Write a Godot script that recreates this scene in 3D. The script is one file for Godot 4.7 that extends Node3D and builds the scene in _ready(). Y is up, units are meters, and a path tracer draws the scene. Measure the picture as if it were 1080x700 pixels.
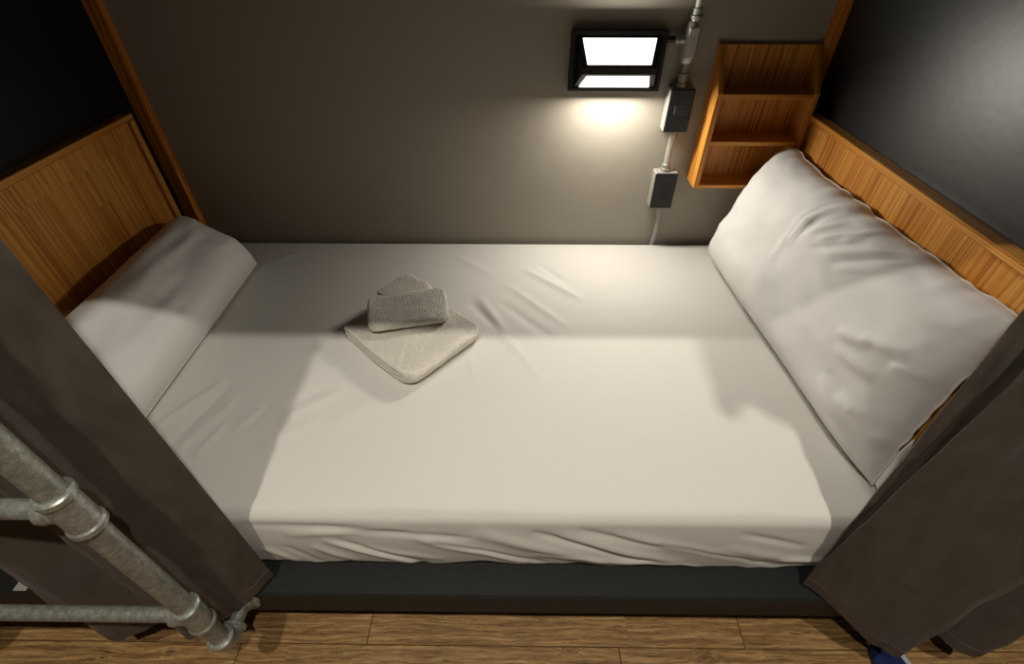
extends Node3D
# A lower bunk seen from above: mattress between two headboards, wall lamp, conduit, wall shelf, curtains, pipe ladder.
# Metres, y up. Floor y = 0, mattress top y = M, back wall z = 0, bunk interior x = XL .. XR.
const M := 0.44
const XL := -1.15
const XR := 0.875
const EYE := Vector3(0.0, 1.3433, 1.5438)
const PITCH := 41.1
const YAW := 0.6
const FOCAL := 510.0

var mats := {}
var used := {}


func _ready() -> void:
	# ---------------------------------------------------------------- camera, environment, lights
	var cam := Camera3D.new()
	cam.name = "camera"
	cam.position = EYE
	cam.rotation_degrees = Vector3(-PITCH, YAW, 0)
	cam.fov = rad_to_deg(2.0 * atan(350.0 / FOCAL))
	cam.near = 0.02
	cam.far = 50.0
	add_child(cam)
	cam.current = true
	var env := Environment.new()
	env.background_mode = Environment.BG_COLOR
	env.background_color = Color(0.02, 0.02, 0.022)
	env.tonemap_mode = Environment.TONE_MAPPER_LINEAR
	env.tonemap_exposure = 1.0
	env.sdfgi_enabled = true
	env.ssao_enabled = true
	env.ssil_enabled = true
	var we := WorldEnvironment.new()
	we.name = "environment"
	we.environment = env
	add_child(we)
	make_materials()
	downlight(Vector3(-0.54, 2.81, 1.9), 2.35, "ceiling downlight above the gap beside the pipe ladder")
	downlight(Vector3(0.40, 2.81, 1.9), 2.8, "ceiling downlight above the leaning pillow's end of the bunk")
	# ---------------------------------------------------------------- setting
	build_room()
	build_floor()
	# ---------------------------------------------------------------- things, largest first
	build_platform()
	build_mattress()
	build_headboards()
	build_pillows()
	build_curtains()
	build_ladder()
	build_shelf()
	build_lamp()
	build_conduit()
	build_towels()
	build_slipper()


# ================================================================= helpers: naming
func numbered(called: String) -> String:
	var n: int = used.get(called, -1) + 1
	used[called] = n
	return called if n == 0 else "%s_%03d" % [called, n]


func thing(called: String, label: String, category: String, at := Vector3.ZERO, group := "") -> Node3D:
	var o := Node3D.new()
	o.name = numbered(called)
	add_child(o)
	o.position = at
	o.set_meta("label", label)
	o.set_meta("category", category)
	if group:
		o.set_meta("group", group)
	return o


func obj(called: String, mesh: Mesh, m: Material, parent: Node, at := Vector3.ZERO) -> MeshInstance3D:
	var o := MeshInstance3D.new()
	o.name = called
	o.mesh = mesh
	o.material_override = m
	o.cast_shadow = GeometryInstance3D.SHADOW_CASTING_SETTING_ON
	parent.add_child(o, true)
	o.position = at
	return o


func struct(called: String, mesh: Mesh, m: Material) -> MeshInstance3D:
	var o := obj(called, mesh, m, self)
	o.set_meta("kind", "structure")
	return o


# a pixel of the 1080 x 700 photograph as a point on the plane through p with normal n
func hit(px: float, py: float, p: Vector3, n: Vector3) -> Vector3:
	var d := Vector3((px - 540.0) / FOCAL, (350.0 - py) / FOCAL, -1.0)
	d = Basis.from_euler(Vector3(deg_to_rad(-PITCH), deg_to_rad(YAW), 0)) * d
	return EYE + d * ((p - EYE).dot(n) / d.dot(n))


# ================================================================= helpers: shapes
func begin() -> SurfaceTool:
	var st := SurfaceTool.new()
	st.begin(Mesh.PRIMITIVE_TRIANGLES)
	return st


func tri(st: SurfaceTool, a: Vector3, b: Vector3, c: Vector3, out: Vector3, ua: Vector2, ub: Vector2, uc: Vector2) -> void:
	# clockwise seen from outside
	var n := (b - a).cross(c - a)
	var list := [[a, ua], [b, ub], [c, uc]]
	if n.dot(out) > 0:
		list = [[a, ua], [c, uc], [b, ub]]
	for e in list:
		st.set_uv(e[1])
		st.add_vertex(e[0])


func plane_uv(p: Vector3, n: Vector3, grain: int, off: Vector2) -> Vector2:
	var v: float = p[grain]
	var a := n.abs()
	var flat := 0 if a.x >= a.y and a.x >= a.z else (1 if a.y >= a.z else 2)
	if flat == grain:
		var o1 := (grain + 1) % 3
		var o2 := (grain + 2) % 3
		return Vector2(p[o1], p[o2]) + off
	var o := 3 - flat - grain
	return Vector2(p[o], v) + off


# a box with chamfered edges; grain = axis the texture's v runs along (metres)
func add_box(st: SurfaceTool, c: Vector3, s: Vector3, bev := 0.002, grain := 1, off := Vector2.ZERO, basis := Basis.IDENTITY) -> void:
	st.set_smooth_group(-1)
	var h := s * 0.5
	bev = minf(bev, minf(h.x, minf(h.y, h.z)) * 0.9)
	var q := h - Vector3.ONE * bev
	var pt := func(sx: float, sy: float, sz: float, ax: int) -> Vector3:
		var p := Vector3(sx * q.x, sy * q.y, sz * q.z)
		p[ax] = [sx, sy, sz][ax] * h[ax]
		return p
	var polys := []
	for ax in 3:
		for sg in [-1.0, 1.0]:
			var cs := []
			for k in [[-1.0, -1.0], [1.0, -1.0], [1.0, 1.0], [-1.0, 1.0]]:
				var g := [0.0, 0.0, 0.0]
				g[ax] = sg
				g[(ax + 1) % 3] = k[0]
				g[(ax + 2) % 3] = k[1]
				cs.append(pt.call(g[0], g[1], g[2], ax))
			polys.append(cs)
	for ax in 3:
		var b := (ax + 1) % 3
		var d := (ax + 2) % 3
		for sb in [-1.0, 1.0]:
			for sd in [-1.0, 1.0]:
				var cs := []
				for k in [[-1.0, b], [1.0, b], [1.0, d], [-1.0, d]]:
					var g := [0.0, 0.0, 0.0]
					g[ax] = k[0]
					g[b] = sb
					g[d] = sd
					cs.append(pt.call(g[0], g[1], g[2], k[1]))
				polys.append(cs)
	for sx in [-1.0, 1.0]:
		for sy in [-1.0, 1.0]:
			for sz in [-1.0, 1.0]:
				polys.append([pt.call(sx, sy, sz, 0), pt.call(sx, sy, sz, 1), pt.call(sx, sy, sz, 2)])
	for cs in polys:
		var mid := Vector3.ZERO
		for p in cs:
			mid += p
		var n: Vector3 = (cs[1] - cs[0]).cross(cs[2] - cs[0])
		if n.dot(mid) < 0:
			n = -n
		for k in range(1, cs.size() - 1):
			var t := [cs[0], cs[k], cs[k + 1]]
			tri(st, c + basis * t[0], c + basis * t[1], c + basis * t[2], basis * n,
				plane_uv(t[0] + c, n, grain, off), plane_uv(t[1] + c, n, grain, off), plane_uv(t[2] + c, n, grain, off))


func box(c: Vector3, s: Vector3, bev := 0.002, grain := 1, off := Vector2.ZERO, basis := Basis.IDENTITY) -> ArrayMesh:
	var st := begin()
	add_box(st, c, s, bev, grain, off, basis)
	return done(st)


func done(st: SurfaceTool) -> ArrayMesh:
	st.generate_normals()
	st.generate_tangents()
	return st.commit()


# rows of points with uv, smooth; out(i, j) hint gives the outer side at the middle
func add_grid(st: SurfaceTool, rows: Array, uvs: Array, flip := false, group := 1, wrap := false) -> void:
	st.set_smooth_group(group)
	var nr := rows.size()
	var nc: int = rows[0].size()
	for i in nr - 1:
		for j in (nc if wrap else nc - 1):
			var j2 := (j + 1) % nc
			var idx := [[i, j], [i + 1, j], [i + 1, j2], [i, j], [i + 1, j2], [i, j2]]
			if flip:
				idx = [[i, j], [i + 1, j2], [i + 1, j], [i, j], [i, j2], [i + 1, j2]]
			for k in idx:
				st.set_uv(uvs[k[0]][k[1]])
				st.add_vertex(rows[k[0]][k[1]])


# a round tube along points, one radius per point; ends closed unless loop
func add_tube(st: SurfaceTool, pts: Array, radii: Array, sides := 20, loop := false) -> void:
	var rows := []
	var uvs := []
	var n := pts.size()
	var along := 0.0
	var prev_t := Vector3.ZERO
	var nor := Vector3.ZERO
	for i in n + (1 if loop else 0):
		var p: Vector3 = pts[i % n]
		var a: Vector3 = pts[(i - 1 + n) % n] if (loop or i > 0) else pts[0]
		var b: Vector3 = pts[(i + 1) % n] if (loop or i < n - 1) else pts[n - 1]
		var t := (b - a).normalized()
		if t.length() < 0.5:
			t = prev_t
		if i == 0:
			nor = t.cross(Vector3.UP if absf(t.y) < 0.9 else Vector3.RIGHT).normalized()
		else:
			nor = (nor - t * nor.dot(t)).normalized()
			along += p.distance_to(pts[(i - 1) % n])
		prev_t = t
		var bi := t.cross(nor)
		var row := []
		var uv := []
		var r: float = radii[(i % n) % radii.size()]
		for k in sides:
			var an := TAU * k / sides
			row.append(p + (nor * cos(an) + bi * sin(an)) * r)
			uv.append(Vector2(an / TAU * 0.12, along))
		rows.append(row)
		uvs.append(uv)
	if not loop:
		var first := []
		var last := []
		for k in sides:
			first.append(pts[0])
			last.append(pts[n - 1])
		rows.push_front(first)
		uvs.push_front(uvs[0].duplicate())
		rows.append(last)
		uvs.append(uvs[uvs.size() - 1].duplicate())
	add_grid(st, rows, uvs, false, 1, true)


func tube(pts: Array, radii: Array, sides := 20, loop := false) -> ArrayMesh:
	var st := begin()
	add_tube(st, pts, radii, sides, loop)
	return done(st)


# a stepped solid of revolution along dir: profile [[distance, radius], ...]; steps stay crisp
func turned(at: Vector3, dir: Vector3, profile: Array, sides := 24) -> ArrayMesh:
	var st := begin()
	for k in profile.size() - 1:
		add_ring(st, at, dir, profile[k], profile[k + 1], sides, k + 2)
	add_ring(st, at, dir, [profile[0][0], 0.0], profile[0], sides, 1)
	add_ring(st, at, dir, profile[-1], [profile[-1][0], 0.0], sides, 99)
	return done(st)


func add_ring(st: SurfaceTool, at: Vector3, dir: Vector3, a: Array, b: Array, sides: int, group: int) -> void:
	var t := dir.normalized()
	var nor := t.cross(Vector3.UP if absf(t.y) < 0.9 else Vector3.RIGHT).normalized()
	var bi := t.cross(nor)
	var rows := [[], []]
	var uvs := [[], []]
	for k in sides:
		var an := TAU * k / sides
		var e := nor * cos(an) + bi * sin(an)
		rows[0].append(at + t * a[0] + e * a[1])
		rows[1].append(at + t * b[0] + e * b[1])
		uvs[0].append(Vector2(an / TAU * 0.12, a[0]))
		uvs[1].append(Vector2(an / TAU * 0.12, b[0]))
	add_grid(st, rows, uvs, false, group, true)


# a flat outline (x, y) pushed out along dir by a depth, given as corner points a and the same shifted
func add_prism(st: SurfaceTool, outline: PackedVector2Array, ex: Vector3, ey: Vector3, ez: Vector3, org: Vector3, depth: float, grain: int, off := Vector2.ZERO) -> void:
	st.set_smooth_group(-1)
	var idx := Geometry2D.triangulate_polygon(outline)
	var mid := Vector2.ZERO
	for p in outline:
		mid += p / outline.size()
	var to3 := func(p: Vector2, d: float) -> Vector3: return org + ex * p.x + ey * p.y + ez * d
	for d in [0.0, depth]:
		var n := ez * (1.0 if d > depth * 0.5 else -1.0)
		for k in range(0, idx.size(), 3):
			var a: Vector3 = to3.call(outline[idx[k]], d)
			var b: Vector3 = to3.call(outline[idx[k + 1]], d)
			var c: Vector3 = to3.call(outline[idx[k + 2]], d)
			tri(st, a, b, c, n, plane_uv(a, n, grain, off), plane_uv(b, n, grain, off), plane_uv(c, n, grain, off))
	for k in outline.size():
		var p := outline[k]
		var q := outline[(k + 1) % outline.size()]
		var e := (q - p).orthogonal()
		if e.dot((p + q) * 0.5 - mid) < 0:
			e = -e
		var n := ex * e.x + ey * e.y
		var a: Vector3 = to3.call(p, 0.0)
		var b: Vector3 = to3.call(q, 0.0)
		var c: Vector3 = to3.call(q, depth)
		var f: Vector3 = to3.call(p, depth)
		tri(st, a, b, c, n, plane_uv(a, n, grain, off), plane_uv(b, n, grain, off), plane_uv(c, n, grain, off))
		tri(st, a, c, f, n, plane_uv(a, n, grain, off), plane_uv(c, n, grain, off), plane_uv(f, n, grain, off))


# smooth curve through plan points
func curve2(pts: Array, per: int) -> Array:
	var out := []
	for i in pts.size() - 1:
		var p0: Vector2 = pts[maxi(i - 1, 0)]
		var p1: Vector2 = pts[i]
		var p2: Vector2 = pts[i + 1]
		var p3: Vector2 = pts[mini(i + 2, pts.size() - 1)]
		for k in per:
			out.append(p1.cubic_interpolate(p2, p0, p3, float(k) / per))
	out.append(pts[-1])
	return out


# height of a set of folds at p; fold = [from, to, half width, height]
func folds_at(p: Vector2, folds: Array) -> float:
	var h := 0.0
	for f in folds:
		var a: Vector2 = f[0]
		var d: Vector2 = f[1] - a
		var l2 := d.length_squared()
		var t := (p - a).dot(d) / l2
		if t <= 0.0 or t >= 1.0:
			continue
		var e: float = absf((p - a).cross(d)) / sqrt(l2) / f[2]
		if e < 2.6:
			h += f[3] * exp(-e * e) * sqrt(sin(PI * t))
	return h


# ================================================================= materials
func noise(freq: float, seed_: int, octaves := 3) -> FastNoiseLite:
	var n := FastNoiseLite.new()
	n.noise_type = FastNoiseLite.TYPE_SIMPLEX_SMOOTH
	n.frequency = freq
	n.seed = seed_
	n.fractal_octaves = octaves
	return n


func img(w: int, h: int, px: Callable) -> ImageTexture:
	var data := PackedByteArray()
	data.resize(w * h * 3)
	var at := 0
	for y in h:
		for x in w:
			var c: Color = px.call(float(x) / w, float(y) / h)
			data[at] = clampi(int(c.r * 255.0), 0, 255)
			data[at + 1] = clampi(int(c.g * 255.0), 0, 255)
			data[at + 2] = clampi(int(c.b * 255.0), 0, 255)
			at += 3
	return ImageTexture.create_from_image(Image.create_from_data(w, h, false, Image.FORMAT_RGB8, data))


func mat(color: Color, rough: float, metal := 0.0, spec := 0.5) -> StandardMaterial3D:
	var m := StandardMaterial3D.new()
	m.albedo_color = color
	m.roughness = rough
	m.metallic = metal
	m.metallic_specular = spec
	m.cull_mode = BaseMaterial3D.CULL_DISABLED
	return m


func noise_relief(m: StandardMaterial3D, freq: float, seed_: int, cm: float, scale: float) -> void:
	var t := NoiseTexture2D.new()
	t.width = 256
	t.height = 256
	t.seamless = true
	t.noise = noise(freq, seed_, 3)
	m.heightmap_enabled = true
	m.heightmap_texture = t
	m.heightmap_scale = cm
	m.uv1_triplanar = true
	m.uv1_world_triplanar = true
	m.uv1_scale = Vector3.ONE * scale


func make_materials() -> void:
	# honey-coloured laminated wood: strips of differing tone, straight grain along v; 0.36 x 0.9 m
	var fine := noise(1.0, 11, 2)
	var slow := noise(1.0, 12, 2)
	var rng := RandomNumberGenerator.new()
	rng.seed = 5
	var tone := []
	for k in 8 * 4:
		tone.append(rng.randf_range(-0.5, 0.5))
	var light_w := Color(0.87, 0.64, 0.32)
	var mid_w := Color(0.80, 0.53, 0.215)
	var dark_w := Color(0.60, 0.345, 0.115)
	var wood_px := func(u: float, v: float) -> Color:
		var s := int(u * 8.0)
		var b := 1 if s == 4 and v > 0.5 and v < 0.9 else 0
		var tn: float = tone[s * 4 + b]
		var warp := slow.get_noise_2d(u * 3.0 + s * 9.0, v * 1.3 + s * 7.0) * 0.03
		var g := fine.get_noise_2d((u + warp) * 62.0 + s * 31.0, v * 0.8 + b * 17.0)
		var f := fine.get_noise_2d(u * 230.0, v * 5.0)
		var k := clampf(0.36 + tn * 0.36 + g * 0.85 + f * 0.2, 0.0, 1.0)
		var c := light_w.lerp(mid_w, minf(k * 2.0, 1.0)).lerp(dark_w, clampf(k * 2.0 - 1.0, 0.0, 1.0))
		return c
	var wt := img(384, 768, wood_px)
	var w := mat(Color.WHITE, 0.42, 0.0, 0.4)
	w.albedo_texture = wt
	w.uv1_scale = Vector3(1.0 / 0.36, 1.0 / 0.9, 1.0)
	mats.wood = w
	var w2 := mat(Color(1.0, 0.92, 0.84), 0.42, 0.0, 0.4)
	w2.albedo_texture = wt
	w2.uv1_scale = Vector3(1.0 / 0.36, 1.0 / 0.9, 1.0)
	mats.wood_red = w2
	# brown floor planks: streaky grain and a few knots; 0.6 (across) x 1.2 m, tones per plank by offset
	var f1 := noise(1.0, 21, 3)
	var f2 := noise(1.0, 22, 2)
	var knots := []
	rng.seed = 9
	for k in 9:
		knots.append(Vector3(rng.randf(), rng.randf(), rng.randf_range(0.006, 0.014)))
	var floor_px := func(u: float, v: float) -> Color:
		var warp := f2.get_noise_2d(u * 5.0, v * 4.0) * 0.013
		var kn := 0.0
		for q in knots:
			var dx: float = (u - q.x) * 0.6
			var dy: float = (v - q.y) * 1.2
			var d: float = sqrt(dx * dx * 6.0 + dy * dy) / q.z
			if d < 6.0:
				warp += 0.012 * exp(-d * d * 0.12) * sin(d * 2.6)
				kn += 0.5 * exp(-d * d * 1.6)
		var g := f1.get_noise_2d((u + warp) * 60.0, v * 3.4)
		var f := f1.get_noise_2d((u + warp) * 260.0, v * 22.0)
		var crack := maxf(0.0, f1.get_noise_2d((u + warp * 1.5) * 130.0 + 40.0, v * 11.0) - 0.34) * 2.0
		var k := clampf(0.47 - g * 0.75 - f * 0.5, 0.0, 1.0)
		var c := Color(0.44, 0.325, 0.19).lerp(Color(0.71, 0.57, 0.38), k)
		return c.lerp(Color(0.17, 0.105, 0.06), clampf(crack + kn, 0.0, 0.85))
	var ft := img(512, 768, floor_px)
	for k in 3:
		var fm := mat([Color(1, 1, 1), Color(0.9, 0.88, 0.86), Color(1.0, 0.96, 0.9)][k], 0.45, 0.0, 0.4)
		fm.albedo_texture = ft
		fm.uv1_scale = Vector3(1.0 / 0.6, 1.0 / 1.2, 1.0)
		fm.heightmap_enabled = true
		fm.heightmap_texture = ft
		fm.heightmap_scale = 0.05
		mats["plank%d" % k] = fm
	mats.joint = mat(Color(0.06, 0.045, 0.03), 0.9)
	mats.wall = mat(Color(0.632, 0.606, 0.555), 0.62, 0.0, 0.35)
	noise_relief(mats.wall, 0.02, 3, 0.05, 2.5)
	mats.black_wall = mat(Color(0.075, 0.075, 0.08), 0.42, 0.0, 0.6)
	noise_relief(mats.black_wall, 0.03, 4, 0.012, 4.0)
	mats.navy_wall = mat(Color(0.04, 0.038, 0.06), 0.55, 0.0, 0.4)
	mats.corridor = mat(Color(0.42, 0.40, 0.37), 0.8)
	mats.platform = mat(Color(0.095, 0.097, 0.098), 0.58, 0.0, 0.45)
	noise_relief(mats.platform, 0.05, 6, 0.02, 5.0)
	mats.sheet = mat(Color(0.835, 0.825, 0.80), 0.85, 0.0, 0.25)
	mats.pillow = mat(Color(0.895, 0.89, 0.877), 0.82, 0.0, 0.25)
	mats.piping = mat(Color(0.80, 0.77, 0.73), 0.8)
	mats.towel = mat(Color(0.87, 0.85, 0.805), 1.0, 0.0, 0.1)
	noise_relief(mats.towel, 0.2, 8, 0.6, 5.0)
	# blackout curtain cloth
	var cm := mat(Color(0.285, 0.255, 0.232), 0.58, 0.0, 0.35)
	cm.rim_enabled = true
	cm.rim = 0.25
	noise_relief(cm, 0.012, 14, 0.3, 2.2)
	mats.curtain = cm
	var hm := mat(Color(0.31, 0.275, 0.26), 0.5, 0.0, 0.4)
	mats.hem = hm
	# galvanised steel: mottled grey zinc
	var z1 := noise(1.0, 31, 3)
	var z2 := noise(1.0, 32, 2)
	var zinc_px := func(u: float, v: float) -> Color:
		var a := z1.get_noise_2d(u * 9.0, v * 9.0)
		var b := z2.get_noise_2d(u * 34.0, v * 34.0)
		var k := 0.60 + a * 0.14 + b * 0.07
		if z2.get_noise_2d(u * 20.0 + 90.0, v * 20.0) > 0.42:
			k += 0.09
		return Color(k * 0.985, k, k * 0.965)
	var zt := img(256, 256, zinc_px)
	var zm := mat(Color(0.95, 0.95, 0.93), 0.42, 0.5, 0.5)
	zm.albedo_texture = zt
	zm.uv1_triplanar = true
	zm.uv1_scale = Vector3.ONE * 7.0
	mats.zinc = zm
	var zb := mat(Color(1.0, 1.0, 0.98), 0.36, 0.5, 0.5)
	zb.albedo_texture = zt
	zb.uv1_triplanar = true
	zb.uv1_scale = Vector3.ONE * 11.0
	mats.zinc_bright = zb
	mats.steel_box = mat(Color(0.70, 0.69, 0.66), 0.45, 0.4)
	mats.conduit = mat(Color(0.74, 0.73, 0.70), 0.4, 0.45)
	mats.black_plastic = mat(Color(0.075, 0.075, 0.08), 0.45)
	mats.dark_metal = mat(Color(0.065, 0.06, 0.065), 0.4, 0.0, 0.5)
	mats.grey_plastic = mat(Color(0.20, 0.20, 0.21), 0.4)
	mats.hole = mat(Color(0.015, 0.015, 0.015), 0.8)
	mats.blue = mat(Color(0.05, 0.12, 0.30), 0.5)
	mats.pale = mat(Color(0.66, 0.66, 0.65), 0.7)
	var glass := mat(Color(0.95, 0.95, 0.95), 0.3)
	glass.emission_enabled = true
	glass.emission = Color(1.0, 0.985, 0.96)
	glass.emission_energy_multiplier = 2.2
	mats.lamp_glass = glass
	var dl := mat(Color(0.95, 0.95, 0.92), 0.4)
	dl.emission_enabled = true
	dl.emission = Color(1.0, 0.968, 0.912)
	dl.emission_energy_multiplier = 3.0
	mats.downlight_glass = dl


# ================================================================= lights in the corridor ceiling
func downlight(at: Vector3, energy: float, label: String) -> void:
	var t := thing("ceiling_downlight", label, "ceiling light", at, "corridor downlights")
	obj("trim_ring", turned(Vector3.ZERO, Vector3.UP, [[-0.006, 0.040], [-0.006, 0.055], [0.004, 0.058]]), mats.pale, t)
	obj("light_disc", turned(Vector3(0, -0.008, 0), Vector3.UP, [[0.0, 0.034], [0.002, 0.036]]), mats.downlight_glass, t)
	var l := SpotLight3D.new()
	l.name = "downlight_beam"
	l.position = Vector3(0, -0.02, 0)
	l.rotation_degrees = Vector3(-90, 0, 0)
	l.light_color = Color(1.0, 0.968, 0.912)
	l.light_energy = energy
	l.light_size = 0.03
	l.spot_range = 12.0
	l.spot_angle = 70.0
	l.spot_angle_attenuation = 0.6
	l.spot_attenuation = 2.0
	l.shadow_enabled = true
	t.add_child(l)


# ================================================================= the setting
func build_room() -> void:
	# shell: bunk recess and the corridor in front of it
	struct("wall_back", box(Vector3(-0.1, 1.4, -0.05), Vector3(5.2, 2.86, 0.1), 0.001), mats.wall)
	struct("wall_left", box(Vector3(XL - 0.02, M - 0.21 + 0.59, 0.55), Vector3(0.04, 1.18, 1.10), 0.002), mats.navy_wall)
	struct("wall_right", box(Vector3(XR + 0.02, M - 0.21 + 0.59, 0.55), Vector3(0.04, 1.18, 1.10), 0.002), mats.black_wall)
	struct("trim_1", box(Vector3(XL + 0.021, M + 0.365, 0.0135), Vector3(0.042, 1.15, 0.027), 0.0015, 1, Vector2(0.1, 0.2)), mats.wood_red)
	struct("trim_2", box(Vector3(XR - 0.0165, M + 0.365, 0.0105), Vector3(0.033, 1.15, 0.021), 0.0015, 1, Vector2(0.23, 0.5)), mats.wood_red)
	# pale strip on the platform beside the partition's foot
	struct("trim_3", box(Vector3(-1.072, M - 0.2075, 1.106), Vector3(0.028, 0.004, 0.056), 0.001), mats.steel_box)
	# underside of the bunk above
	struct("ceiling_bunk", box(Vector3(-0.1, M + 1.032, 0.55), Vector3(5.0, 0.12, 1.10), 0.004), mats.navy_wall)
	struct("ceiling", box(Vector3(-0.1, 2.865, 1.5), Vector3(5.2, 0.1, 3.2), 0.001), mats.corridor)
	struct("wall_corridor", box(Vector3(-0.1, 1.4, 3.05), Vector3(5.2, 2.86, 0.1), 0.001), mats.corridor)
	struct("wall_end", box(Vector3(-2.65, 1.4, 1.5), Vector3(0.1, 2.86, 3.2), 0.001), mats.corridor)
	struct("wall_entrance", box(Vector3(2.45, 1.4, 1.5), Vector3(0.1, 2.86, 3.2), 0.001), mats.corridor)


func build_floor() -> void:
	var root := struct("floor", box(Vector3(-0.1, -0.032, 1.5), Vector3(5.2, 0.05, 3.2), 0.001), mats.joint)
	var rng := RandomNumberGenerator.new()
	rng.seed = 77
	var width := 0.152
	for r in range(-2, 13):
		var z0 := 1.161 + (r - 1) * width
		var z1 := minf(z0 + width, 3.0)
		var first: float = rng.randf_range(0.0, 0.9)
		if r == 0:
			z0 = 1.161 - width
			z1 = 1.161
			first = fposmod(-0.357 + 2.6, 0.917)
		elif r == 1:
			first = fposmod(-0.662 + 2.6, 0.917)
		var x := -2.6 + first - 0.917
		while x < 2.4:
			var a := maxf(x, -2.6)
			var b := minf(x + 0.917, 2.4)
			if b - a > 0.03:
				var c := Vector3((a + b) * 0.5, -0.0055, (z0 + z1) * 0.5)
				obj("plank", box(c, Vector3(b - a - 0.0016, 0.011, z1 - z0 - 0.0016), 0.0008, 0, Vector2(rng.randf() * 0.6, rng.randf() * 1.2)), mats["plank%d" % rng.randi_range(0, 2)], root)
			x += 0.917


# ================================================================= bed
func build_platform() -> void:
	var t := thing("bed_platform", "long black painted bed platform under the white mattress", "bed base", Vector3(-0.1, 0, 0.56))
	obj("slab", box(Vector3(0, 0.185, 0.028), Vector3(4.9, 0.09, 1.096), 0.005), mats.platform, t)
	obj("plinth", box(Vector3(0, 0.0698, -0.03), Vector3(4.9, 0.1396, 0.96), 0.003), mats.platform, t)


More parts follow.
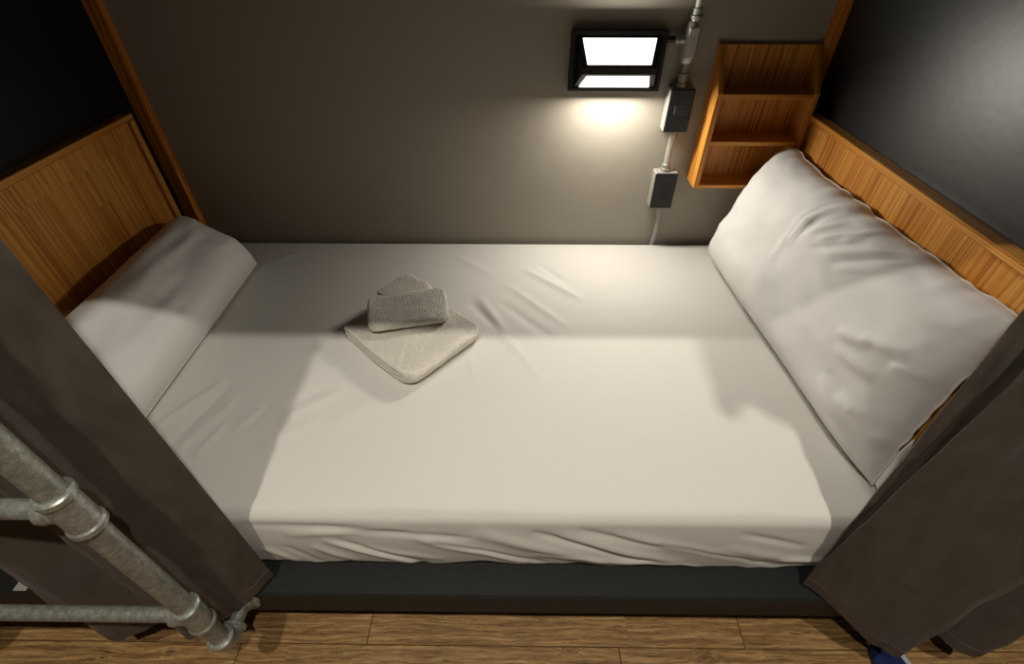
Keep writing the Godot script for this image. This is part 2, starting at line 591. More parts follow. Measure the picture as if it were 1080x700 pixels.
func build_mattress() -> void:
	var t := thing("mattress", "white mattress in a fitted sheet lying between the two headboards", "mattress", Vector3(-0.14, M - 0.21, 0.54))
	var x0 := XL + 0.042
	var x1 := XR - 0.040
	var top := Vector3(0, M, 0)
	# folds on the top, read from the photograph
	var folds := []
	for f in [[163, 452, 238, 402, 5.0, 4.5], [178, 470, 245, 405, 5.0, -3.0], [185, 478, 252, 418, 5.0, 4.0], [205, 482, 240, 445, 4.0, 3.0], [245, 455, 280, 428, 5.0, 2.5],
			[196, 470, 238, 430, 4.0, -2.5], [262, 450, 285, 425, 4.0, -2.0],
			[292, 445, 365, 410, 7.0, 3.0], [275, 470, 345, 438, 9.0, 2.5], [300, 430, 350, 405, 5.0, -2.0], [320, 462, 420, 410, 14.0, 2.0],
			[505, 312, 545, 372, 8.0, 4.5], [528, 318, 585, 358, 8.0, -3.0], [535, 300, 600, 345, 7.0, 3.0], [553, 284, 615, 316, 7.0, 4.5], [568, 278, 600, 300, 6.0, -2.5],
			[496, 318, 540, 360, 8.0, -4.0], [540, 360, 572, 402, 7.0, 2.5], [496, 375, 500, 400, 5.0, 1.5], [300, 262, 420, 270, 7.0, 2.5], [290, 275, 330, 262, 6.0, 2.0],
			[480, 270, 520, 290, 8.0, 2.0], [620, 440, 760, 490, 25.0, 1.5], [420, 470, 560, 440, 25.0, 1.5]]:
		var a := hit(f[0], f[1], top, Vector3.UP)
		var b := hit(f[2], f[3], top, Vector3.UP)
		folds.append([Vector2(a.x, a.z), Vector2(b.x, b.z), f[4] * 0.0018, f[5] * 0.0014])
	var front := []
	var fp := Vector3(0, 0, 1.07)
	for f in [[255, 553, 420, 558, 4.0, -3.0], [300, 562, 425, 556, 5.0, 3.5], [330, 556, 500, 566, 4.0, -4.0], [340, 566, 440, 594, 5.0, 5.0], [280, 575, 318, 592, 5.0, 4.5], [300, 572, 340, 592, 4.0, -3.0], [330, 572, 380, 592, 5.0, 4.0],
			[352, 566, 455, 596, 4.0, -5.5], [430, 562, 560, 592, 7.0, 6.0], [455, 568, 575, 593, 4.0, -6.5], [500, 560, 640, 590, 8.0, 6.0], [560, 560, 690, 592, 4.5, -7.0], [590, 562, 720, 594, 7.0, 6.0],
			[610, 558, 700, 576, 4.0, -4.0], [560, 582, 740, 598, 5.0, 5.0], [650, 562, 800, 590, 6.0, 4.5], [690, 570, 830, 596, 4.0, -4.5], [780, 562, 850, 574, 4.0, -3.5], [760, 575, 870, 592, 7.0, 4.0],
			[820, 585, 868, 590, 4.0, 3.5], [380, 574, 470, 588, 5.0, 3.0]]:
		var a := hit(f[0], f[1], fp, Vector3.BACK)
		var b := hit(f[2], f[3], fp, Vector3.BACK)
		front.append([Vector2(a.x, a.y), Vector2(b.x, b.y), f[4] * 0.0024, f[5] * 0.0011])
	# cross-section (z, y) with outward normals: up the back, over, down the front, tucked under
	var prof := []
	prof.append([0.014, M - 0.09, -1.0, 0.0])
	var rb := 0.022
	for k in 5:
		var an := PI - k * PI / 8.0
		prof.append([0.014 + rb + cos(an) * rb, M - rb + sin(an) * rb, cos(an), sin(an)])
	var nz := 110
	var rf := 0.026
	for k in range(1, nz):
		prof.append([lerpf(0.014 + rb, 1.07 - rf, float(k) / nz), M, 0.0, 1.0])
	for k in 7:
		var an := PI / 2.0 - k * PI / 12.0
		prof.append([1.07 - rf + cos(an) * rf, M - rf + sin(an) * rf, cos(an), sin(an)])
	var nf := 34
	for k in range(1, nf + 1):
		var y := lerpf(M - rf, M - 0.2, float(k) / nf)
		prof.append([1.07 + 0.006 * sin(PI * float(k) / nf), y, 1.0, 0.0])
	prof.append([1.062, M - 0.2065, 0.6, -0.6])
	prof.append([1.04, M - 0.2085, 0.0, -1.0])
	var big := noise(1.3, 41, 2)
	var sag := noise(2.6, 42, 1)
	var rows := []
	var uvs := []
	var nx := 270
	var xs := [x0 + 0.012, x0 + 0.003]
	for i in nx + 1:
		xs.append(lerpf(x0, x1, float(i) / nx))
	xs.append(x1 - 0.003)
	xs.append(x1 - 0.012)
	for i in xs.size():
		var x: float = xs[i]
		var cap: bool = i == 0 or i == xs.size() - 1
		var row := []
		var uv := []
		for k in prof.size():
			var q: Array = prof[k]
			var p := Vector3(x, q[1], q[0])
			var d := 0.0
			if q[3] > 0.9:
				d = folds_at(Vector2(x, q[0]), folds) + big.get_noise_2d(x * 1.5, q[0] * 1.5) * 0.004 * minf(1.0, q[0] * 6.0)
			elif q[2] > 0.5 and q[1] < M - 0.01:
				d = folds_at(Vector2(x, q[1]), front)
				var low := clampf((M - 0.06 - q[1]) / 0.15, 0.0, 1.0)
				p.y += low * (sag.get_noise_2d(x * 1.7, 3.0) * 0.014 + sag.get_noise_2d(x * 6.0, 9.0) * 0.005 + 0.004)
				p.y = maxf(p.y, M - 0.2085)
			p += Vector3(0, q[3], q[2]) * d
			if cap:
				p.y = minf(p.y, M - 0.2)
			row.append(p - t.position)
			uv.append(Vector2(x, q[0]))
		rows.append(row)
		uvs.append(uv)
	var st := begin()
	add_grid(st, rows, uvs)
	obj("fitted_sheet", done(st), mats.sheet, t)
	obj("mattress_core", box(Vector3(0.0035, 0.095, 0.0), Vector3(x1 - x0 - 0.05, 0.19, 1.03), 0.012), mats.sheet, t)


func build_headboards() -> void:
	var y0 := M - 0.2095
	var y1 := M + 0.462
	for side in [-1, 1]:
		var back := XL if side < 0 else XR
		var dir := 1.0 if side < 0 else -1.0
		var label := "honey wood headboard behind the low flat pillow, against the navy wall" if side < 0 else "honey wood headboard behind the leaning pillow, against the glossy black wall"
		var z0 := 0.088 if side < 0 else 0.07
		var z1 := 1.055
		var t := thing("headboard", label, "headboard", Vector3(back, y0, 0.56))
		var h := y1 - y0
		var zc := (z0 + z1) * 0.5 - 0.56
		var off := Vector2(0.07, 0.3) if side < 0 else Vector2(0.19, 0.05)
		obj("panel", box(Vector3(dir * 0.015, (h - 0.018) * 0.5, zc), Vector3(0.026, h - 0.02, z1 - z0 - 0.052), 0.001, 1, off), mats.wood, t)
		obj("top_rail", box(Vector3(dir * 0.0185, h - 0.008, zc), Vector3(0.035, 0.016, z1 - z0), 0.0018, 2, Vector2(0.3, 0.2)), mats.wood, t)
		for e in [-1.0, 1.0]:
			obj("stile", box(Vector3(dir * 0.0185, (h - 0.017) * 0.5, zc + e * ((z1 - z0) * 0.5 - 0.011)), Vector3(0.035, h - 0.0175, 0.022), 0.0018, 1, Vector2(0.12 + e * 0.05, 0.4)), mats.wood, t)


# a soft cushion on four seam corners: back/front = along z, bottom/top = up the lean
func cushion(bb: Vector3, bf: Vector3, tb: Vector3, tf: Vector3, n: Vector3, fat: float, lean: float, folds: Array, wave: float, seed_: int, org: Vector3) -> Array:
	var nu := 110
	var nv := 64
	var soft := noise(1.0, seed_, 2)
	var front := []
	var rear := []
	var uvs := []
	var seam := []
	var len_u := bb.distance_to(bf)
	var len_v := bb.distance_to(tb)
	var seam_rows := []
	for i in nu + 1:
		var fr := []
		var rr := []
		var ur := []
		var u := -cos(PI * float(i) / nu)
		u = lerpf(u, -1.0 + 2.0 * i / nu, 0.5)
		for j in nv + 1:
			var v := -cos(PI * float(j) / nv)
			v = lerpf(v, -1.0 + 2.0 * j / nv, 0.5)
			var pu := u * (1.0 - 0.035 * (1.0 - v * v))
			var pv := v * (1.0 - 0.05 * (1.0 - u * u) * (0.0 if v < 0 else 1.0))
			var a := bb.lerp(bf, pu * 0.5 + 0.5)
			var b := tb.lerp(tf, pu * 0.5 + 0.5)
			var m := a.lerp(b, pv * 0.5 + 0.5)
			# the seam line wanders where the cloth puckers
			var rim := maxf(absf(u), absf(v))
			m += n * soft.get_noise_2d(u * 3.0, v * 3.0 + 20.0) * wave * pow(rim, 6.0) * (1.0 if v > -0.7 else 0.25)
			if v > 0.6:
				m += (b - a).normalized() * soft.get_noise_2d(u * 5.0, 7.0) * wave * 0.6 * (v - 0.6) / 0.4
			var shape := pow(maxf(0.0, 1.0 - pow(absf(u), 9.0)), 0.5) * pow(maxf(0.0, 1.0 - pow(absf(v), 3.0)), 0.52)
			var f := shape * fat * (1.0 + 0.10 * soft.get_noise_2d(u * 1.2 + 5.0, v * 1.2))
			var w := folds_at(Vector2(u * len_u * 0.5, v * len_v * 0.5), folds) * minf(1.0, shape * 3.0)
			w += soft.get_noise_2d(u * 3.0 + 50.0, v * 2.0) * minf(0.22 * wave, 0.0022) * minf(1.0, shape * 2.0)
			fr.append(m + n * (f + w + 0.0015) - org)
			rr.append(m - n * (shape * lean + 0.0015) - org)
			ur.append(Vector2(u * len_u * 0.5, v * len_v * 0.5))
		front.append(fr)
		rear.append(rr)
		uvs.append(ur)
	var st := begin()
	add_grid(st, front, uvs)
	add_grid(st, rear, uvs, true)
	# close the rim
	var rim_a := []
	var rim_b := []
	for i in nu + 1:
		rim_a.append(front[i][0]); rim_b.append(rear[i][0])
	for j in range(1, nv + 1):
		rim_a.append(front[nu][j]); rim_b.append(rear[nu][j])
	for i in range(nu - 1, -1, -1):
		rim_a.append(front[i][nv]); rim_b.append(rear[i][nv])
	for j in range(nv - 1, 0, -1):
		rim_a.append(front[0][j]); rim_b.append(rear[0][j])
	var uu := []
	for k in rim_a.size():
		uu.append(Vector2(k * 0.01, 0))
		seam.append((rim_a[k] + rim_b[k]) * 0.5)
	add_grid(st, [rim_a, rim_b], [uu, uu], false, 2, true)
	return [done(st), seam]


func build_pillows() -> void:
	# pillow leaning against the right headboard
	var bb := Vector3(0.668, M + 0.012, 0.105)
	var bf := Vector3(0.737, M + 0.012, 0.992)
	var tb := Vector3(0.818, M + 0.372, 0.085)
	var tf := Vector3(0.835, M + 0.395, 0.935)
	var n := ((bf - bb).cross(tb - bb)).normalized()
	if n.x > 0:
		n = -n
	var centre := (bb + bf + tb + tf) * 0.25
	var eu := (bf - bb).normalized()
	var ev := n.cross(eu)
	if ev.y < 0:
		ev = -ev
	var folds := []
	for f in [[842, 262, 888, 214, 3.5, 5.0], [850, 258, 896, 220, 3.5, -4.0], [838, 258, 868, 220, 4.0, 3.0], [868, 252, 905, 235, 4.0, 4.0], [880, 258, 930, 248, 3.5, 4.5], [872, 268, 935, 262, 4.0, -3.5],
			[888, 275, 965, 272, 4.0, 4.5], [895, 285, 975, 282, 4.0, -4.0], [905, 262, 945, 238, 4.0, 3.5], [870, 225, 890, 210, 4.0, -4.0], [820, 275, 845, 250, 6.0, 3.0], [902, 292, 985, 298, 5.0, 3.0], [860, 240, 880, 226, 3.0, 3.0],
			[905, 360, 945, 378, 5.0, 5.0], [935, 368, 985, 392, 5.0, 6.0], [900, 375, 940, 412, 5.0, 4.5], [965, 400, 1000, 416, 4.0, 6.0],
			[872, 400, 895, 470, 7.0, 5.0], [885, 395, 905, 455, 5.0, -4.0], [893, 420, 925, 470, 6.0, 6.0], [868, 440, 900, 492, 5.0, 3.5], [905, 440, 935, 466, 4.0, -4.0], [900, 470, 940, 462, 5.0, 5.0]]:
		var p := centre + n * 0.07
		var a := hit(f[0], f[1], p, n) - p
		var b := hit(f[2], f[3], p, n) - p
		folds.append([Vector2(a.dot(eu), a.dot(ev)), Vector2(b.dot(eu), b.dot(ev)), f[4] * (0.0017 if f[1] < 350 else 0.0024), f[5] * (0.0015 if f[1] < 350 else 0.0018)])
	var at := Vector3(0.74, M, 0.55)
	var t := thing("pillow", "plump white pillow leaning upright against a wooden headboard beside the wall shelf", "pillow", at)
	var made := cushion(bb, bf, tb, tf, n, 0.105, 0.022, folds, 0.010, 51, at)
	obj("pillowcase", made[0], mats.pillow, t)
	obj("piping", tube(made[1], [0.0028], 8, true), mats.piping, t)
	# loose open end of the pillowcase, lying on the sheet
	var flap := []
	var flap_uv := []
	for i in 13:
		var k := i / 12.0
		var p0 := Vector3(0.735, M + 0.018, 0.980).lerp(Vector3(0.778, M + 0.128, 0.962), k)
		var p1 := Vector3(0.742, M + 0.007, 1.004).lerp(Vector3(0.812, M + 0.040, 0.992), k)
		var row := []
		var uv := []
		for j in 20:
			var f := (j if j < 10 else 19 - j) / 9.0
			var lift := Vector3(0.004, 0.010, 0.004) * sin(PI * f) * sin(PI * k * 1.5 + 0.4)
			row.append(p0.lerp(p1, f) + lift + Vector3(0, 0.0012 if j < 10 else -0.0012, 0) - at)
			uv.append(Vector2(f, k) * 0.1)
		flap.append(row)
		flap_uv.append(uv)
	var fst := begin()
	add_grid(fst, flap, flap_uv, false, 1, true)
	obj("case_flap", done(fst), mats.pillow, t)
	# low pillow at the left headboard
	bb = Vector3(-0.868, M + 0.012, 0.185)
	bf = Vector3(-0.862, M + 0.012, 1.03)
	tb = Vector3(-1.092, M + 0.150, 0.150)
	tf = Vector3(-1.092, M + 0.150, 1.03)
	n = ((bf - bb).cross(tb - bb)).normalized()
	if n.y < 0:
		n = -n
	centre = (bb + bf + tb + tf) * 0.25
	eu = (bf - bb).normalized()
	ev = n.cross(eu)
	if ev.y < 0:
		ev = -ev
	folds = []
	for f in [[140, 318, 200, 332, 6.0, 2.5], [185, 340, 200, 380, 5.0, 2.0], [120, 345, 165, 350, 5.0, 2.0], [205, 265, 245, 272, 6.0, 2.0], [180, 300, 225, 296, 6.0, 1.5]]:
		var p := centre + n * 0.08
		var a := hit(f[0], f[1], p, n) - p
		var b := hit(f[2], f[3], p, n) - p
		folds.append([Vector2(a.dot(eu), a.dot(ev)), Vector2(b.dot(eu), b.dot(ev)), f[4] * 0.0019, f[5] * 0.001])
	at = Vector3(-0.98, M, 0.6)
	t = thing("pillow", "low white pillow lying along the headboard behind the ladder-side curtain", "pillow", at)
	made = cushion(bb, bf, tb, tf, n, 0.124, 0.02, folds, 0.002, 52, at)
	obj("pillowcase", made[0], mats.pillow, t)
	obj("piping", tube(made[1], [0.0022], 8, true), mats.piping, t)


# ================================================================= curtains
# hung cloth: plan curves at hem and top, hem height per point; a top under 0.1 is a band of that height
func cloth(called: String, low: Array, high: Array, hems: Array, y1: float, thick: float, m: Material, parent: Node3D, seed_: int, per := 12, ripple := 0.006) -> void:
	var a := curve2(low, per)
	var b := curve2(high, per)
	var ys := curve2(range(hems.size()).map(func(k): return Vector2(k, hems[k])), per)
	var band := y1 < 0.1
	var nr := 4 if band else int((y1 - hems[0]) / 0.009)
	var wob := noise(1.0, seed_, 2)
	var mid := []
	for r in nr + 1:
		var k := float(r) / nr
		var row := []
		for i in a.size():
			var p: Vector2 = a[i].lerp(b[i], k)
			row.append(Vector3(p.x, lerpf(ys[i].y, ys[i].y + y1 if band else y1, k), p.y))
		mid.append(row)
	# pressed-in fold creases, as [from, to, half width, height] over (point number, height)
	var rng := RandomNumberGenerator.new()
	rng.seed = seed_
	var creases := []
	for k in 26:
		var c := Vector2(rng.randf() * a.size(), rng.randf_range(hems[0] - 0.1, y1))
		var along := Vector2(rng.randf_range(6.0, 20.0), rng.randf_range(-0.03, 0.03)) if k % 3 else Vector2(rng.randf_range(-2.0, 2.0), rng.randf_range(0.08, 0.25))
		creases.append([c * Vector2(0.0035, 1.0), (c + along) * Vector2(0.0035, 1.0), rng.randf_range(0.004, 0.009), rng.randf_range(0.0012, 0.0028)])
	var outer := []
	var inner := []
	var uvs := []
	for r in nr + 1:
		var ro := []
		var ri := []
		var uu := []
		for i in a.size():
			var du: Vector3 = mid[r][mini(i + 1, a.size() - 1)] - mid[r][maxi(i - 1, 0)]
			var n := du.cross(Vector3.UP).normalized()
			var k := float(i) / a.size() * 6.0
			var w := wob.get_noise_2d(k * 1.5, mid[r][i].y * 5.0) * ripple + folds_at(Vector2(i * 0.0035, mid[r][i].y), creases)
			ro.append(mid[r][i] + n * (w + thick) - parent.position)
			ri.append(mid[r][i] + n * (w - thick) - parent.position)
			uu.append(Vector2(i * 0.02, r * 0.009))
		outer.append(ro)
		inner.append(ri)
		uvs.append(uu)
	var st := begin()
	add_grid(st, outer, uvs, true)
	add_grid(st, inner, uvs)
	var last: int = a.size() - 1
	for side in [0, last]:
		var ea := []
		var eb := []
		var ue := []
		for r in nr + 1:
			ea.append(outer[r][side]); eb.append(inner[r][side]); ue.append(Vector2(0, r * 0.02))
		add_grid(st, [ea, eb], [ue, ue], false, 3 + side)
	for r in [0, nr]:
		add_grid(st, [outer[r], inner[r]], [uvs[r], uvs[r]], false, 700 + r)
	obj(called, done(st), m, parent)


# hem points read from the photograph: [pixel x, pixel y, height above the mattress top] or [x, height, z] in metres
func hem_line(list: Array) -> Array:
	var out := []
	for q in list:
		out.append(hit(q[0], q[1], Vector3(0, M + q[2], 0), Vector3.UP) if q[0] > 2.0 else Vector3(q[0], M + q[1], q[2]))
	return out


func hanging(hems: Array, tops: Dictionary, up: float, squeeze: float, axis_z: float, t: Node3D, seed_: int) -> void:
	var low := []
	var high := []
	var seam := []
	var ys := []
	for k in hems.size():
		var p: Vector3 = hems[k]
		low.append(Vector2(p.x, p.z))
		high.append(tops.get(k, Vector2(p.x, lerpf(axis_z, p.z, squeeze))))
		seam.append(low[k].lerp(high[k], 0.033 / (up - p.y)))
		ys.append(p.y)
	cloth("hem_band", low, seam, ys, 0.033, 0.0028, mats.hem, t, seed_)
	cloth("curtain_panel", seam, high, ys.map(func(y): return y + 0.031), up, 0.0016, mats.curtain, t, seed_)


func build_curtains() -> void:
	var up := M + 1.12
	# left: the leading corner rests on the platform, the outer pleats hang past its edge
	var t := thing("curtain", "dark brown blackout curtain gathered behind the pipe ladder", "curtain", Vector3(-0.75, M - 0.3, 1.15))
	hanging(hem_line([[289, 607, -0.198], [265, 629, -0.203], [252, 641, -0.220], [238, 652, -0.250], [205, 672, -0.300], [-0.722, -0.305, 1.186], [-0.748, -0.30, 1.158], [-0.775, -0.30, 1.152], [143, 668, -0.300], [120, 674, -0.308], [100, 660, -0.305], [-0.965, -0.295, 1.158], [-0.985, -0.29, 1.150]]),
		{0: Vector2(-0.544, 1.108)}, up, 0.8, 1.135, t, 61)
	# right: a front layer whose free edge stands before an inner layer
	t = thing("curtain", "dark brown blackout curtain gathered at the foot of the leaning pillow", "curtain", Vector3(0.78, M - 0.3, 1.16))
	hanging(hem_line([[847, 613, -0.198], [868, 630, -0.202], [885, 645, -0.222], [900, 660, -0.260], [928, 682, -0.295], [950, 690, -0.308], [0.865, -0.305, 1.178], [0.885, -0.30, 1.150], [0.925, -0.30, 1.155], [0.962, -0.30, 1.200], [1.010, -0.305, 1.205], [1.045, -0.30, 1.160]]),
		{0: Vector2(0.580, 1.165), 1: Vector2(0.635, 1.172)}, up, 0.85, 1.15, t, 63)
	var low := [Vector2(0.638, 1.096), Vector2(0.660, 1.104), Vector2(0.700, 1.110), Vector2(0.760, 1.108), Vector2(0.830, 1.110)]
	var high := [Vector2(0.560, 1.100), Vector2(0.585, 1.128), Vector2(0.640, 1.130), Vector2(0.740, 1.112), Vector2(0.830, 1.112)]
	var rest := [M - 0.203, M - 0.203, M - 0.203, M - 0.203, M - 0.203]
	cloth("inner_panel", low, high, rest, M + 0.97, 0.0016, mats.curtain, t, 64)
	# curtain of the bunk above, gathered over the same end: its lower hem shades the bed
	t = thing("upper_curtain", "dark curtain of the upper bunk gathered above the leaning pillow", "curtain", Vector3(0.6, M + 0.985, 1.26))
	low = [Vector2(0.45, 1.25), Vector2(0.468, 1.27), Vector2(0.49, 1.245), Vector2(0.515, 1.262), Vector2(0.55, 1.285), Vector2(0.59, 1.245), Vector2(0.65, 1.275), Vector2(0.73, 1.245), Vector2(0.82, 1.27)]
	cloth("curtain_panel", low, low, low.map(func(_p): return M + 0.985), M + 1.9, 0.0016, mats.curtain, t, 65)


# ================================================================= ladder of galvanised pipe
func build_ladder() -> void:
	var lx := -0.590
	var lz := 1.22
	var bot := M - 0.236
	var top := M + 1.75
	var rr := 0.0172
	var t := thing("ladder", "galvanised steel pipe ladder with screwed fittings in front of the curtain", "ladder", Vector3(lx - 0.3, bot, lz))
	var rungs := [M - 0.077, M + 0.302, M + 0.681, M + 1.06, M + 1.44]
	for s in [1.0, -1.0]:
		var x: float = 0.3 * s
		obj("rail", turned(Vector3(x, 0.012, 0), Vector3.UP, [[0.0, rr], [top - bot, rr]], 28), mats.zinc, t)
		for y in rungs:
			var c := Vector3(x, y - bot, 0)
			var fit := obj("tee_fitting", turned(c, Vector3.UP, [[-0.043, 0.0215], [-0.041, 0.0240], [-0.033, 0.0240], [-0.030, 0.0212], [0.030, 0.0212], [0.033, 0.0240], [0.041, 0.0240], [0.043, 0.0215]], 28), mats.zinc_bright, t)
			obj("branch_collar", turned(c, Vector3(-s, 0, 0), [[0.012, 0.0185], [0.026, 0.0185], [0.029, 0.0205], [0.037, 0.0205], [0.039, 0.0165]], 24), mats.zinc_bright, fit)
		# foot: elbow, short nipple and flange on the platform's edge
		var arc := []
		for k in 9:
			var an := PI * 0.5 * k / 8.0
			arc.append(Vector3(x, 0.026 - sin(an) * 0.026, -0.026 + cos(an) * 0.026))
		var el := obj("elbow", tube([Vector3(x, 0.040, 0)] + arc + [Vector3(x, 0.0, -0.036)], [0.0218], 24), mats.zinc_bright, t)
		obj("elbow_bead", turned(Vector3(x, 0.036, 0), Vector3.UP, [[-0.006, 0.0225], [-0.004, 0.0248], [0.004, 0.0248], [0.006, 0.022]], 28), mats.zinc_bright, el)
		obj("elbow_bead", turned(Vector3(x, 0.0, -0.032), Vector3.FORWARD, [[-0.005, 0.022], [-0.003, 0.0240], [0.003, 0.0240], [0.005, 0.021]], 28), mats.zinc_bright, el)
		obj("nipple", turned(Vector3(x, 0.0, -0.034), Vector3.FORWARD, [[0.0, 0.0150], [0.044, 0.0150]], 20), mats.zinc, t)
		var fl := obj("flange", turned(Vector3(x, 0.0, -0.083), Vector3.BACK, [[0.0, 0.034], [0.006, 0.034], [0.007, 0.020], [0.016, 0.019]], 28), mats.zinc_bright, t)
		for k in 4:
			var an := PI * 0.25 + k * PI * 0.5
			obj("screw", turned(Vector3(x + cos(an) * 0.0265, sin(an) * 0.0265, -0.0775), Vector3.BACK, [[0.0, 0.004], [0.0025, 0.003]], 10), mats.dark_metal, fl)
	for y in rungs:
		obj("rung", turned(Vector3(-0.29, y - bot, 0), Vector3.RIGHT, [[0.0, 0.0138], [0.58, 0.0138]], 24), mats.zinc, t)


# ================================================================= wall shelf
func build_shelf() -> void:
	var x0 := 0.556
	var x1 := 0.838
	var yb := M + 0.243
	var yt := M + 0.626
	var dp := 0.094
	var th := 0.014
	var t := thing("wall_shelf", "honey wood wall shelf with three open compartments beside the conduit", "shelf", Vector3((x0 + x1) * 0.5, yb, 0))
	var o := t.position
	obj("back_panel", box(Vector3(0, (yt - yb) * 0.5, 0.006), Vector3(x1 - x0 - 2.0 * th, yt - yb - 0.002, 0.010), 0.0008, 1, Vector2(0.05, 0.1)), mats.wood, t)
	# side boards slope out from the wall, then drop straight
	var prof := PackedVector2Array([Vector2(0.001, 0.0), Vector2(dp, 0.0), Vector2(dp, M + 0.519 - yb), Vector2(0.016, yt - yb), Vector2(0.001, yt - yb)])
	for s in 2:
		var st := begin()
		add_prism(st, prof, Vector3.BACK, Vector3.UP, Vector3.RIGHT, Vector3((x0 if s == 0 else x1 - th) - o.x, 0, 0), th, 1, Vector2(0.2 * s + 0.03, 0.4))
		obj("side_board", done(st), mats.wood, t)
	var ys := [M + 0.243, M + 0.376, M + 0.506]
	for k in 3:
		obj("shelf_board", box(Vector3(0, ys[k] - yb + 0.006, 0.011 + (dp - 0.012) * 0.5), Vector3(x1 - x0 - 2.0 * th - 0.0006, 0.012, dp - 0.0125), 0.001, 0, Vector2(0.08 * k, 0.3 * k)), mats.wood, t)


# ================================================================= wall lamp
func build_lamp() -> void:
	var c := Vector3(0.277, M + 0.583, 0.0)
	var t := thing("wall_lamp", "lit black bulkhead wall lamp with two prismatic glass panes", "wall lamp", c)
	var w := 0.131
	var h := 0.0765
	# back box, then a raised rim, then a hipped cage
	obj("back_box", box(Vector3(0, 0, 0.0125), Vector3(w * 2.0, h * 2.0, 0.023), 0.004), mats.dark_metal, t)
	var st := begin()
	add_box(st, Vector3(0, h - 0.006, 0.0235), Vector3(w * 2.0, 0.012, 0.007), 0.002)
	add_box(st, Vector3(0, -h + 0.006, 0.0235), Vector3(w * 2.0, 0.012, 0.007), 0.002)
	add_box(st, Vector3(-w + 0.006, 0, 0.0235), Vector3(0.012, h * 2.0 - 0.02, 0.007), 0.002)
	add_box(st, Vector3(w - 0.006, 0, 0.0235), Vector3(0.012, h * 2.0 - 0.02, 0.007), 0.002)
	obj("rim", done(st), mats.dark_metal, t)
	# hipped cage: base rectangle z = .026, ridge band z = .066
	var bx := 0.116
	var by := 0.066
	var zb := 0.024
	var zr := 0.078
	var rx := 0.100
	var r0 := -0.020
	var r1 := -0.004
	var tl := Vector3(-bx, by, zb)
	var tr := Vector3(bx, by, zb)
	var bl := Vector3(-bx, -by, zb)
	var br := Vector3(bx, -by, zb)
	var ul := Vector3(-rx, r1, zr)
	var ur := Vector3(rx, r1, zr)
	var dl := Vector3(-rx, r0, zr)
	var dr := Vector3(rx, r0, zr)
	st = begin()
	st.set_smooth_group(-1)
	for q in [[tl, tr, ur, ul], [dl, dr, br, bl], [ul, ur, dr, dl], [tl, ul, dl, bl], [tr, ur, dr, br]]:
		var out: Vector3 = (q[0] + q[1] + q[2] + q[3]) * 0.25 - Vector3(0, 0, 0.0)
		tri(st, q[0], q[1], q[2], out, Vector2.ZERO, Vector2.RIGHT, Vector2.ONE)
		tri(st, q[0], q[2], q[3], out, Vector2.ZERO, Vector2.ONE, Vector2.DOWN)
	obj("cage", done(st), mats.dark_metal, t)
	for q in [[tl, tr, ur, ul], [dl, dr, br, bl]]:
		var n: Vector3 = (q[1] - q[0]).cross(q[3] - q[0]).normalized()
		if n.z < 0:
			n = -n
		var mid: Vector3 = (q[0] + q[1] + q[2] + q[3]) * 0.25
		var low := []
		var high := []
		for k in 4:
			var d: Vector3 = q[k] - mid
			var along := Vector3(d.x * 0.868, 0, 0)
			var across := Vector3(0, d.y, d.z) * 0.80
			low.append(mid + along + across + n * 0.0002)
			high.append(mid + along * 0.985 + across * 0.95 + n * 0.0035)
		st = begin()
		st.set_smooth_group(-1)
		tri(st, high[0], high[1], high[2], n, Vector2.ZERO, Vector2.RIGHT, Vector2.ONE)
		tri(st, high[0], high[2], high[3], n, Vector2.ZERO, Vector2.ONE, Vector2.DOWN)
		for k in 4:
			var k2 := (k + 1) % 4
			var out: Vector3 = (low[k] + low[k2]) * 0.5 - mid
			tri(st, low[k], low[k2], high[k2], out, Vector2.ZERO, Vector2.RIGHT, Vector2.ONE)
			tri(st, low[k], high[k2], high[k], out, Vector2.ZERO, Vector2.ONE, Vector2.DOWN)
		obj("lamp_glass", done(st), mats.lamp_glass, t)
		# the light that leaves this pane
		var l := AreaLight3D.new()
		l.name = "pane_light"
		var span: float = (high[0] - high[3]).length()
		l.area_size = Vector2(0.19, span * 0.95)
		l.light_color = Color(1.0, 0.97, 0.92)
		l.light_energy = 0.27 if n.y > 0 else 0.44
		l.area_normalize_energy = true
		l.shadow_enabled = true
		l.area_range = 8.0
		t.add_child(l, true)
		# the prisms of the lower pane throw its light down
		var aim := n if n.y > 0 else Vector3(0, -0.80, 0.60)
		l.position = mid + n * 0.014
		l.basis = Basis.looking_at(aim, Vector3.UP if n.y > 0 else Vector3.BACK)
	for sx in [-1.0, 1.0]:
		for sy in [-1.0, 1.0]:
			obj("screw", turned(Vector3(sx * (w - 0.008), sy * (h - 0.008), 0.0265), Vector3.BACK, [[0.0, 0.0035], [0.002, 0.003]], 10), mats.black_plastic, t)


